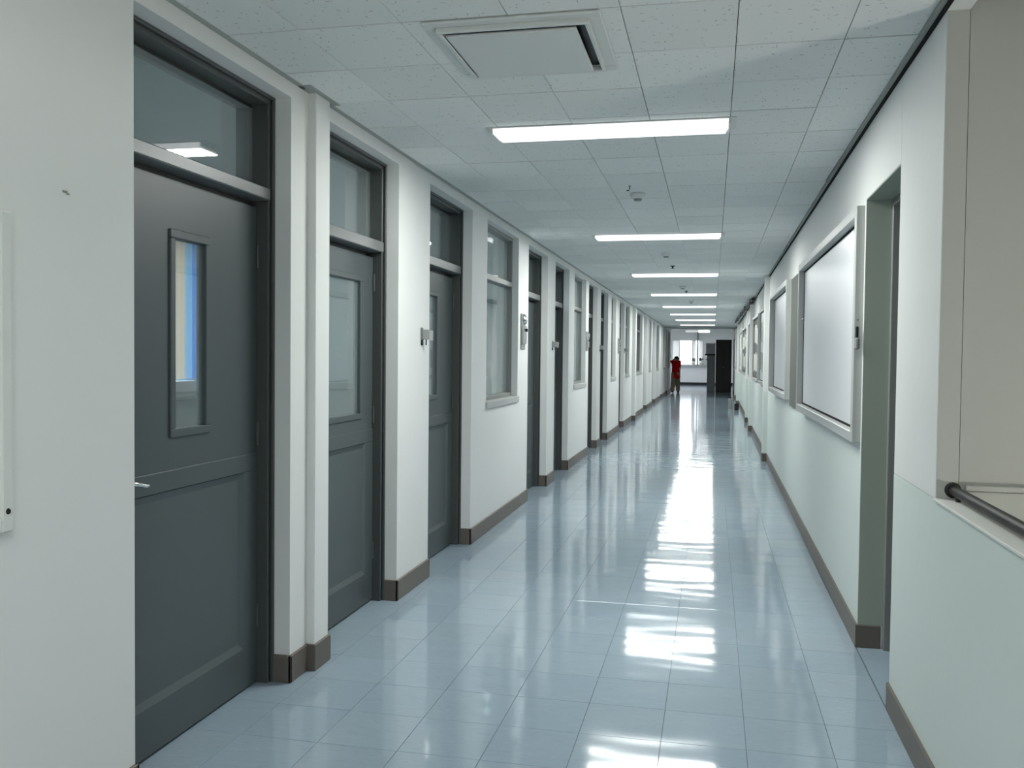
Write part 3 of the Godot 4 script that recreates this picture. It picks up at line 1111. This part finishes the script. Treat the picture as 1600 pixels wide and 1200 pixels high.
	# plants and a small dark pot on the window sill
	var pd := [[-1.02, "small dark round-headed plant in a white pot on the lobby sill", 0.0], [-0.60, "bushy green plant on the lobby sill, left of its tall neighbour", 1.0], [-0.24, "bushy green plant at the right end of the lobby sill", 1.0]]
	for q in pd:
		var t := thing("potted_plant", q[1], "potted plant", Vector3(q[0], 1.06, -50.27), "plants on the lobby window sill")
		var po := ms()
		disc(po, Vector3.ZERO, Vector3.UP, [[0.0, 0.0], [0.06, 0.0], [0.08, 0.15], [0.07, 0.15], [0.065, 0.13], [0.0, 0.13]], 16)
		put("pot", po, "clay", t)
		var st := ms()
		tube(st, [Vector3(0, 0.12, 0), Vector3(0.01, 0.30, 0.01)], 0.008, 6)
		put("stem", st, "leaf_green", t)
		var lf := ms()
		var r := RandomNumberGenerator.new()
		r.seed = int(q[0] * 1000)
		for k in 70:
			var dir := Vector3(r.randfn(), r.randfn() * 0.8 + 0.3, r.randfn() * 0.6).normalized()
			var base := Vector3(0.01, 0.30, 0.01) + dir * r.randf_range(0.0, 0.05)
			var tip := base + dir * r.randf_range(0.05, 0.11) * (1.0 if q[2] < 0.5 else 1.15)
			var side := dir.cross(Vector3(r.randfn(), r.randfn(), r.randfn())).normalized() * 0.018
			var m := (base + tip) * 0.5
			var nn := side.cross(dir).normalized()
			poly(lf, [base, m + side, tip], nn)
			poly(lf, [base, tip, m - side], nn)
		put("foliage", lf, "leaf_green" if q[2] > 0.5 else "black", t)


# ---------------------------------------------------------------- ceiling vent
func build_vent() -> void:
	var t := thing("ceiling_vent", "square white ceiling vent with a dropped flat plate, nearest the camera", "ceiling vent", Vector3(-0.71, HC, -3.42))
	var h := 0.318
	var i := 0.258
	var f := ms()
	for q in [[Vector3(-h, -0.012, -h), Vector3(h, 0, -i)], [Vector3(-h, -0.012, i), Vector3(h, 0, h)], [Vector3(-h, -0.012, -i), Vector3(-i, 0, i)], [Vector3(i, -0.012, -i), Vector3(h, 0, i)]]:
		box(f, q[0], q[1], 0.004)
	put("frame", f, "ceiling_box", t)
	var l := ms()
	var g := i + 0.018
	for q in [[Vector3(-g, -0.030, -g), Vector3(g, -0.010, -i)], [Vector3(-g, -0.030, i), Vector3(g, -0.010, g)], [Vector3(-g, -0.030, -i), Vector3(-i, -0.010, i)], [Vector3(i, -0.030, -i), Vector3(g, -0.010, i)]]:
		box(l, q[0], q[1], 0.003)
	put("inner_lip", l, "ceiling_box", t)
	var d := ms()
	box(d, Vector3(-i, -0.003, -i), Vector3(i, -0.001, i))
	put("duct_opening", d, "black", t)
	var p := ms()
	box(p, Vector3(-0.249, -0.034, -0.246), Vector3(0.226, -0.022, 0.236), 0.004)
	put("plate", p, "ceiling_box", t)
	for q in [[-0.2, -0.2], [0.2, -0.2], [0.2, 0.2], [-0.2, 0.2]]:
		var k := ms()
		tube(k, [Vector3(q[0], -0.023, q[1]), Vector3(q[0], -0.002, q[1])], 0.006, 8)
		put("hanger_pin", k, "steel", t)
	# small fittings on the ceiling
	var det := [[-0.545, 6.62, "small white smoke detector on the ceiling between the first two light panels"], [-0.53, 10.4, "white smoke detector on the ceiling just past the second light panel"], [-0.50, 15.2, "white smoke detector on the ceiling just past the third light panel"], [-0.45, 19.2, "white smoke detector past the fourth light panel"]]
	for q in det:
		var s := thing("smoke_detector", q[2], "smoke detector", Vector3(q[0], HC - 0.002, -q[1]), "smoke detectors on the ceiling")
		var b := ms()
		disc(b, Vector3.ZERO, Vector3.DOWN, [[0.055, 0.0], [0.055, 0.014], [0.046, 0.03], [0.034, 0.036], [0.0, 0.036]], 24)
		put("housing", b, "white_plastic", s)
		var c := ms()
		disc(c, Vector3.ZERO, Vector3.DOWN, [[0.030, 0.036], [0.026, 0.05], [0.0, 0.052]], 18)
		put("sensor_cap", c, "grey_plastic", s)
	var hk := thing("ceiling_hook", "small dark bent hook on the ceiling beside the first smoke detector", "hook", Vector3(-0.575, HC - 0.002, -6.3))
	hk.scale = Vector3.ONE * 0.75
	var hb := ms()
	disc(hb, Vector3.ZERO, Vector3.DOWN, [[0.014, 0.0], [0.012, 0.006], [0.0, 0.008]], 14)
	put("rosette", hb, "steel", hk)
	var hw := ms()
	tube(hw, [Vector3(0.0, 0, 0), Vector3(0.0, -0.03, 0.0), Vector3(-0.006, -0.042, 0), Vector3(-0.018, -0.046, 0), Vector3(-0.026, -0.038, 0)], 0.0045, 8)
	put("wire", hw, "black", hk)
	var sp := [[-0.52, 11.85, "dark sprinkler head behind the second smoke detector"], [-0.47, 16.3, "dark sprinkler head behind the third smoke detector"]]
	for q in sp:
		var s2 := thing("sprinkler_head", q[2], "sprinkler", Vector3(q[0], HC - 0.002, -q[1]), "sprinkler heads on the ceiling")
		s2.scale = Vector3.ONE * 0.8
		var e := ms()
		disc(e, Vector3.ZERO, Vector3.DOWN, [[0.04, 0.0], [0.036, 0.01], [0.012, 0.014], [0.012, 0.035], [0.03, 0.038], [0.03, 0.042], [0.0, 0.042]], 18)
		put("deflector", e, "joint_dark", s2)


# ---------------------------------------------------------------- left wall things
func build_left_things() -> void:
	# notice board whose right edge enters the frame
	var b := thing("notice_board", "white framed notice board cut off by the left edge of the view", "notice board", Vector3(XL, 0.98, -1.432))
	var f := ms()
	for q in [[Vector3(0, 0, 0.6), Vector3(0.024, 0.83, 0.562)], [Vector3(0, 0, -0.6), Vector3(0.024, 0.83, -0.562)], [Vector3(0, 0, -0.562), Vector3(0.024, 0.038, 0.562)], [Vector3(0, 0.792, -0.562), Vector3(0.024, 0.83, 0.562)]]:
		box(f, q[0], q[1], 0.004)
	put("frame", f, "soffit_white", b)
	var p := ms()
	box(p, Vector3(0, 0.03, -0.57), Vector3(0.012, 0.80, 0.57))
	put("panel", p, "board_white", b)
	var sc := ms()
	disc(sc, Vector3(0.024, 0.055, -0.581), Vector3.RIGHT, [[0.008, 0.0], [0.006, 0.003], [0.0, 0.004]], 12)
	put("screw", sc, "joint_dark", b)
	# scrap of tape
	var tp := ms()
	for q in [[0.0, 0.0, 0.02, 0.006], [0.016, -0.004, 0.012, 0.005]]:
		box(tp, Vector3(XL, 1.900 + q[1], -2.25 - q[0]), Vector3(XL + 0.0015, 1.900 + q[1] + q[3], -2.25 - q[0] - q[2]), 0.0005)
	var to := put("tape_scrap", tp, "tape")
	tag(to, "tiny torn scrap of tape on the wall left of the nearest door", "tape")
	# projecting room signs
	var sg := [[5.50, 1.575, "grey room sign bracket on the pillar after the second door"], [10.30, 1.585, "grey room sign bracket on the pillar after the fourth door"], [14.80, 1.60, "grey room sign bracket on the pillar after the sixth door"], [19.0, 1.60, "small grey room sign bracket beyond the eighth door"]]
	for q in sg:
		var t := thing("room_sign", q[2], "sign", Vector3(XL, q[1], -q[0]), "room sign brackets projecting from the left wall")
		var pl := ms()
		box(pl, Vector3(0, -0.03, -0.02), Vector3(0.008, 0.05, 0.02), 0.003)
		put("wall_plate", pl, "steel", t)
		var am := ms()
		box(am, Vector3(0.006, -0.025, -0.006), Vector3(0.05, 0.038, 0.006), 0.003)
		put("sign_plate", am, "grey_plastic", t)
		var tab := ms()
		box(tab, Vector3(0.05, -0.032, -0.004), Vector3(0.078, 0.032, 0.004), 0.003)
		put("clear_tab", tab, "aluminium", t)
		var rg := ms()
		var path := []
		for k in 13:
			var a := PI * k / 12.0
			path.append(Vector3(0.012 + 0.010 - 0.010 * cos(a), -0.03 + 0.012 * sin(a), 0.0))
		path.append(Vector3(0.032, -0.06, 0))
		tube(rg, path, 0.004, 8)
		put("ring", rg, "black", t)
		var ft := ms()
		box(ft, Vector3(0.0, -0.062, -0.014), Vector3(0.01, -0.03, 0.014), 0.004)
		put("foot", ft, "joint_dark", t)
	# tall holders beside later doors
	var hd := [[8.62, 1.52, 0.34, "tall grey leaflet holder with a clear cap beside the fourth door"], [13.22, 1.54, 0.28, "tall grey leaflet holder beside the sixth door"], [17.75, 1.52, 0.30, "tall grey leaflet holder beside the eighth door, small in the distance"]]
	for q in hd:
		var t := thing("leaflet_holder", q[3], "leaflet holder", Vector3(XL, q[1], -q[0]), "leaflet holders on the left wall")
		var hgt: float = q[2]
		var pl := ms()
		box(pl, Vector3(0, 0, -0.09), Vector3(0.012, hgt, 0.09), 0.004)
		put("back_plate", pl, "grey_plastic", t)
		var pk := ms()
		box(pk, Vector3(0.012, 0.05, -0.08), Vector3(0.030, hgt * 0.66, 0.08), 0.005)
		put("pocket", pk, "aluminium", t)
		var dm := ms()
		disc(dm, Vector3(0.012, hgt - 0.06, 0.0), Vector3.RIGHT, [[0.055, 0.0], [0.05, 0.014], [0.03, 0.03], [0.0, 0.034]], 18)
		put("cap", dm, "chrome", t)
		var cl := ms()
		box(cl, Vector3(0.03, hgt * 0.5, -0.05), Vector3(0.045, hgt * 0.58, 0.0), 0.003)
		put("clip", cl, "joint_dark", t)


# ---------------------------------------------------------------- right wall things
func case_board(called: String, label: String, d0: float, d1: float, y0: float, y1: float, dep: float, fw: float, surf: String, group := "") -> Node3D:
	var mid := (d0 + d1) / 2.0
	var t := thing(called, label, "notice case" if called == "notice_case" else "notice board", Vector3(xr(mid), y0, -mid), group)
	t.rotation.y = atan(0.004) if d0 > 4.8 else 0.0
	var h := (d1 - d0) / 2.0
	var g := y1 - y0
	var f := ms()
	box(f, Vector3(-dep, 0, h), Vector3(0, g, h - fw), 0.004)
	box(f, Vector3(-dep, 0, -h), Vector3(0, g, -h + fw), 0.004)
	box(f, Vector3(-dep, 0, -h + fw), Vector3(0, fw, h - fw), 0.004)
	box(f, Vector3(-dep, g - fw, -h + fw), Vector3(0, g, h - fw), 0.004)
	put("frame", f, "case_paint", t)
	var lip := ms()
	var q := fw + 0.012
	box(lip, Vector3(-0.012, fw, h - fw), Vector3(-0.004, g - fw, h - q), 0.002)
	box(lip, Vector3(-0.012, fw, -h + fw), Vector3(-0.004, g - fw, -h + q), 0.002)
	box(lip, Vector3(-0.014, fw, -h + q), Vector3(-0.004, q, h - q), 0.002)
	box(lip, Vector3(-0.014, g - q, -h + q), Vector3(-0.004, g - fw, h - q), 0.002)
	put("rubber_seal", lip, "joint_dark", t)
	var p := ms()
	box(p, Vector3(-0.009, fw, -h + fw), Vector3(0.0, g - fw, h - fw))
	put("board", p, surf, t)
	return t


func build_right_things() -> void:
	var t := case_board("notice_case", "large white notice board case with pale grey frame beside the recessed right door", 4.86, 7.88, 1.03, 2.225, 0.055, 0.055, "board_white")
	var sc := ms()
	disc(sc, Vector3(-0.02, 0.75, -1.455), Vector3.BACK, [[0.011, 0.0], [0.009, 0.008], [0.0, 0.01]], 12)
	put("lock", sc, "chrome", t)
	# marker clip hanging on the near edge of the case
	var c := thing("marker_clip", "small grey plastic clip hanging on the near edge of the large notice case", "clip", Vector3(xr(4.85) - 0.03, 1.50, -4.835))
	var a := ms()
	box(a, Vector3(-0.012, 0.0, -0.012), Vector3(0.012, 0.062, 0.016), 0.008)
	put("body", a, "grey_plastic", c)
	var b := ms()
	box(b, Vector3(-0.006, 0.055, -0.010), Vector3(0.006, 0.118, 0.010), 0.005)
	put("grip", b, "joint_dark", c)
	var d := ms()
	disc(d, Vector3(0, 0.15, 0.008), Vector3.BACK, [[0.006, 0.0], [0.005, 0.004], [0.0, 0.005]], 10)
	put("pin", d, "steel", c)
	# flat grey board
	var g := thing("pin_board", "plain dark grey pin board between the two white notice cases", "pin board", Vector3(xr(8.78) - 0.004, 1.0, -8.78))
	g.rotation.y = atan(0.004)
	var p := ms()
	box(p, Vector3(-0.014, 0, -0.40), Vector3(0, 1.22, 0.40), 0.003)
	put("felt", p, "pin_grey", g)
	for zz in [0.40, -0.412]:
		var e := ms()
		box(e, Vector3(-0.016, -0.004, zz), Vector3(0, 1.224, zz + 0.012), 0.002)
		put("edge_strip", e, "case_paint", g)
	var t2 := case_board("notice_case", "second white notice board case, beyond the grey pin board", 9.32, 11.8, 1.05, 2.235, 0.07, 0.055, "board_white")
	var pp := ms()
	box(pp, Vector3(-0.0105, 0.45, 0.95), Vector3(-0.009, 0.85, 1.15))
	put("pinned_sheet", pp, "paper", t2)
	var specs := [[13.75, 15.5, "third notice board on the right wall, papers pinned to it"], [16.3, 18.3, "fourth notice board on the right wall, papers pinned to it"], [19.3, 20.9, "fifth notice board on the right wall, small in the distance"], [22.4, 25.5, "sixth notice board on the right wall, small in the distance"], [26.4, 29.0, "seventh notice board on the right wall, small in the distance"], [31.0, 33.5, "eighth notice board on the right wall, near the tall dark cupboard"], [35.2, 38.6, "farthest notice board on the right wall, just before the tall dark cupboard"]]
	var n := 0
	for q in specs:
		var bt := case_board("notice_board", q[2], q[0], q[1], 1.05, 2.24, 0.035, 0.05, "pin_grey" if n % 2 else "board_white", "notice boards far down the right wall")
		var r := RandomNumberGenerator.new()
		r.seed = 31 + n
		var h: float = (q[1] - q[0]) / 2.0 - 0.1
		var cols := int(h * 2.0 / 0.36)
		for k in cols:
			for row in 2:
				var zz := -h + (k + 0.15) * 0.36 + r.randf_range(0, 0.05)
				var y := 0.13 + row * 0.5 + r.randf_range(0, 0.1)
				var s := ms()
				box(s, Vector3(-0.0105, y, zz), Vector3(-0.009, y + r.randf_range(0.28, 0.36), zz + r.randf_range(0.2, 0.26)))
				put("pinned_sheet", s, "paper" if r.randf() < 0.7 else "grey_plastic", bt)
		n += 1
	# black cable pipe under the far ceiling
	var pi := thing("cable_pipe", "black cable pipe along the top of the far right wall", "pipe", Vector3(xr(22.0) - 0.02, HC - 0.09, -22.0))
	pi.rotation.y = atan(0.004)
	var ps := ms()
	tube(ps, [Vector3(-0.075, 0.04, 4.2), Vector3(-0.075, 0.04, 0.0), Vector3(-0.075, 0.04, -7.2)], 0.03, 12)
	put("pipe_run", ps, "black", pi)
	for z in [3.5, 0.8, -2.0, -5.0]:
		var cl := ms()
		box(cl, Vector3(-0.11, 0.005, z - 0.02), Vector3(-0.042, 0.086, z + 0.02), 0.004)
		put("pipe_clip", cl, "joint_dark", pi)
	# black box and canister on the floor
	var bb := thing("floor_box", "small black box on the floor by the right wall, far down", "box", Vector3(xr(26.5) - 0.14, 0, -26.5))
	var bs := ms()
	box(bs, Vector3(-0.06, 0.0, -0.1), Vector3(0.06, 0.15, 0.1), 0.008)
	put("body", bs, "black", bb)
	var bl := ms()
	box(bl, Vector3(-0.063, 0.15, -0.103), Vector3(0.063, 0.17, 0.103), 0.005)
	put("box_lid", bl, "joint_dark", bb)
	var ca := thing("canister", "pale grey canister on the floor beside the small black box", "canister", Vector3(xr(27.0) - 0.30, 0, -27.2))
	var cs := ms()
	disc(cs, Vector3.ZERO, Vector3.UP, [[0.0, 0.0], [0.06, 0.0], [0.063, 0.01], [0.063, 0.26], [0.055, 0.28], [0.03, 0.29]], 18)
	put("body", cs, "grey_plastic", ca)
	var cc := ms()
	disc(cc, Vector3.ZERO, Vector3.UP, [[0.03, 0.285], [0.03, 0.32], [0.0, 0.325]], 14)
	put("screw_cap", cc, "joint_dark", ca)


# ---------------------------------------------------------------- the person
func smin(a: float, b: float, k: float) -> float:
	var h := clampf(0.5 + 0.5 * (b - a) / k, 0.0, 1.0)
	return lerpf(b, a, h) - k * h * (1.0 - h)


func capsule(p: Vector3, b: Array) -> float:
	var a: Vector3 = b[0]
	var d: Vector3 = b[1] - a
	var t := clampf((p - a).dot(d) / maxf(d.length_squared(), 1e-9), 0.0, 1.0)
	var q := p - a - d * t
	if b.size() > 4:
		q.z *= b[4]      # flatten front to back
	return q.length() - lerpf(b[2], b[3], t)


func nets(bones: Array, cell: float, grow: float, k: float, lo_cut := -INF, hi_cut := INF) -> SurfaceTool:
	# surface nets of a smooth union of tapered capsules, optionally cut by level planes
	var lo := Vector3.INF
	var hi := -Vector3.INF
	for b in bones:
		for e in 2:
			var r: float = b[2 + e] + grow + cell * 2.0
			lo = lo.min(b[e] - Vector3.ONE * r)
			hi = hi.max(b[e] + Vector3.ONE * r)
	lo.y = maxf(lo.y, lo_cut - cell * 2.0)
	hi.y = minf(hi.y, hi_cut + cell * 2.0)
	var n := Vector3i(((hi - lo) / cell).ceil()) + Vector3i.ONE
	var v := PackedFloat32Array()
	v.resize(n.x * n.y * n.z)
	var sx := 1
	var sy := n.x
	var sz := n.x * n.y
	for z in n.z:
		for y in n.y:
			for x in n.x:
				var p := lo + Vector3(x, y, z) * cell
				var d := 1e3
				for b in bones:
					var c := capsule(p, b)
					d = c if d > 900.0 else smin(d, c, k)
				d -= grow
				d = maxf(d, maxf(lo_cut - p.y, p.y - hi_cut))
				v[x * sx + y * sy + z * sz] = d
	var idx := {}
	var verts := []
	var norms := []
	for z in n.z - 1:
		for y in n.y - 1:
			for x in n.x - 1:
				var o := x * sx + y * sy + z * sz
				var inside := 0
				for c in 8:
					if v[o + (c & 1) * sx + ((c >> 1) & 1) * sy + ((c >> 2) & 1) * sz] < 0:
						inside += 1
				if inside == 0 or inside == 8:
					continue
				var acc := Vector3.ZERO
				var cnt := 0
				for e in [[0, 1], [2, 3], [4, 5], [6, 7], [0, 2], [1, 3], [4, 6], [5, 7], [0, 4], [1, 5], [2, 6], [3, 7]]:
					var ca := Vector3(e[0] & 1, (e[0] >> 1) & 1, (e[0] >> 2) & 1)
					var cb := Vector3(e[1] & 1, (e[1] >> 1) & 1, (e[1] >> 2) & 1)
					var va := v[o + int(ca.x) * sx + int(ca.y) * sy + int(ca.z) * sz]
					var vb := v[o + int(cb.x) * sx + int(cb.y) * sy + int(cb.z) * sz]
					if (va < 0) != (vb < 0):
						acc += ca.lerp(cb, va / (va - vb))
						cnt += 1
				idx[o] = verts.size()
				verts.append(lo + (Vector3(x, y, z) + acc / cnt) * cell)
				var g := Vector3(v[o + sx] - v[o], v[o + sy] - v[o], v[o + sz] - v[o])
				norms.append(g.normalized() if g.length() > 1e-9 else Vector3.UP)
	var st := ms()
	var strides := [sx, sy, sz]
	for z in range(1, n.z - 1):
		for y in range(1, n.y - 1):
			for x in range(1, n.x - 1):
				var o := x * sx + y * sy + z * sz
				for ax in 3:
					var o2: int = o + strides[ax]
					if (v[o] < 0) == (v[o2] < 0):
						continue
					var u: int = strides[(ax + 1) % 3]
					var w: int = strides[(ax + 2) % 3]
					var q := [o, o - u, o - u - w, o - w]
					if not (idx.has(q[0]) and idx.has(q[1]) and idx.has(q[2]) and idx.has(q[3])):
						continue
					var dirn := Vector3.ZERO
					dirn[ax] = 1.0 if v[o] < 0 else -1.0
					var ids := [idx[q[0]], idx[q[1]], idx[q[2]], idx[q[3]]]
					var cr: Vector3 = (verts[ids[1]] - verts[ids[0]]).cross(verts[ids[2]] - verts[ids[0]])
					if cr.dot(dirn) > 0:
						ids.reverse()
					for t in [[0, 1, 2], [0, 2, 3]]:
						for j in t:
							st.set_normal(norms[ids[j]])
							st.add_vertex(verts[ids[j]])
	return st


func build_person() -> void:
	# walking away down the corridor, head bowed, left hand on the wall; local frame: -z is the way he faces
	var t := thing("person", "person in a red shirt and khaki trousers walking away, head bowed, at the corridor end", "person", Vector3(-1.49, 0, -38.3))
	t.rotation.y = -0.12
	var hipl := Vector3(-0.08, 0.80, 0.0)
	var hipr := Vector3(0.08, 0.80, 0.0)
	var kneel := Vector3(-0.08, 0.44, 0.06)
	var kneer := Vector3(0.08, 0.44, -0.12)
	var ankl := Vector3(-0.085, 0.085, 0.26)
	var ankr := Vector3(0.085, 0.075, -0.16)
	var pel := Vector3(0, 0.86, 0)
	var chest := Vector3(0, 1.18, -0.04)
	var neck := Vector3(0, 1.36, -0.10)
	var shl := Vector3(-0.13, 1.28, -0.05)
	var shr := Vector3(0.13, 1.28, -0.05)
	var ell := Vector3(-0.235, 1.30, -0.24)
	var wrl := Vector3(-0.16, 1.37, -0.42)
	var elr := Vector3(0.165, 1.02, 0.0)
	var wrr := Vector3(0.15, 0.80, -0.10)
	var head0 := Vector3(0, 1.40, -0.20)
	var head1 := Vector3(0, 1.385, -0.26)
	var torso := [[pel, Vector3(0, 1.02, -0.02), 0.135, 0.13, 1.3], [Vector3(0, 1.02, -0.02), chest, 0.13, 0.15, 1.3], [shl, shr, 0.065, 0.065], [chest, neck, 0.13, 0.06, 1.2]]
	var arms := [[shl, ell, 0.05, 0.04], [ell, wrl, 0.04, 0.028], [shr, elr, 0.05, 0.04], [elr, wrr, 0.04, 0.028]]
	var legs := [[hipl, kneel, 0.085, 0.058], [kneel, ankl, 0.058, 0.04], [hipr, kneer, 0.085, 0.058], [kneer, ankr, 0.058, 0.04]]
	var hd := [[neck, head0, 0.052, 0.06], [head0, head1, 0.088, 0.082], [head1, Vector3(0, 1.34, -0.31), 0.07, 0.045]]
	var st := nets(torso + arms + legs + hd, 0.016, 0.0, 0.035)
	# face on the bowed head: nose, ears; hands with fingers
	var extra := nets([[Vector3(0, 1.375, -0.335), Vector3(0, 1.345, -0.365), 0.012, 0.016]], 0.006, 0.0, 0.01)
	st.append_from(extra.commit(), 0, Transform3D())
	for s in [-1.0, 1.0]:
		var ear := nets([[Vector3(s * 0.088, 1.41, -0.225), Vector3(s * 0.092, 1.37, -0.235), 0.016, 0.012]], 0.006, 0.0, 0.01)
		st.append_from(ear.commit(), 0, Transform3D())
	for q in [[wrl, Vector3(0.1, 0.35, -0.93).normalized(), Vector3(1, 0, 0)], [wrr, Vector3(0.0, -0.97, -0.2).normalized(), Vector3(0, 0, -1)]]:
		var w0: Vector3 = q[0]
		var dir: Vector3 = q[1]
		var wide: Vector3 = (q[2] - dir * dir.dot(q[2])).normalized()
		var curl: Vector3 = dir.cross(wide)
		var bones := [[w0, w0 + dir * 0.05, 0.026, 0.030], [w0 + dir * 0.05 - wide * 0.022, w0 + dir * 0.085 - wide * 0.028, 0.016, 0.013], [w0 + dir * 0.05 + wide * 0.022, w0 + dir * 0.085 + wide * 0.028, 0.016, 0.013]]
		for k in 4:
			var off := wide * (-0.03 + 0.02 * k)
			var ln: float = [0.030, 0.037, 0.040, 0.034][k]
			var k0 := w0 + dir * 0.085 + off
			var k1 := k0 + dir * ln + curl * 0.008
			var k2 := k1 + dir * ln * 0.75 + curl * 0.018
			bones.append([k0, k1, 0.0095, 0.0085])
			bones.append([k1, k2, 0.0085, 0.007])
		var th0 := w0 + dir * 0.03 + wide * 0.026
		var th1 := th0 + dir * 0.035 + wide * 0.026
		bones.append([th0, th1, 0.013, 0.010])
		bones.append([th1, th1 + dir * 0.032 + wide * 0.008, 0.010, 0.008])
		st.append_from(nets(bones, 0.005, 0.0, 0.008).commit(), 0, Transform3D())
	put("body", st, "skin", t)
	var sh := nets(torso + [[shl, shl.lerp(ell, 0.35), 0.055, 0.05], [shr, shr.lerp(elr, 0.7), 0.055, 0.05], [Vector3(0, 0.66, 0.01), Vector3(0, 1.0, -0.01), 0.15, 0.135, 1.25]], 0.016, 0.016, 0.03, 0.60, 1.345)
	put("shirt", sh, "shirt_red", t)
	var tr := nets([[Vector3(-0.06, 0.80, 0), kneel, 0.11, 0.082], [kneel, ankl, 0.082, 0.07], [Vector3(0.06, 0.80, 0), kneer, 0.11, 0.082], [kneer, ankr, 0.082, 0.07], [pel, Vector3(0, 0.80, 0), 0.12, 0.12, 1.2]], 0.016, 0.012, 0.02, 0.075, 0.92)
	put("trousers", tr, "khaki", t)
	for q in [[ankl, -0.085, 0.25, 0.10], [ankr, 0.085, -0.17, 0.0]]:
		var a: Vector3 = q[0]
		var heel := Vector3(q[1], 0.042 + q[3] * 0.35, q[2] + 0.045)
		var toe := Vector3(q[1], 0.036, q[2] - 0.165)
		var so := nets([[heel, toe, 0.040, 0.034], [a, heel, 0.042, 0.04]], 0.009, 0.0, 0.02, 0.002)
		put("shoe", so, "black", t)
	var hr := nets([[Vector3(0, 1.425, -0.195), Vector3(0, 1.41, -0.265), 0.090, 0.078], [Vector3(0, 1.40, -0.15), Vector3(0, 1.425, -0.195), 0.066, 0.088]], 0.008, 0.006, 0.02)
	put("hair", hr, "hair", t)
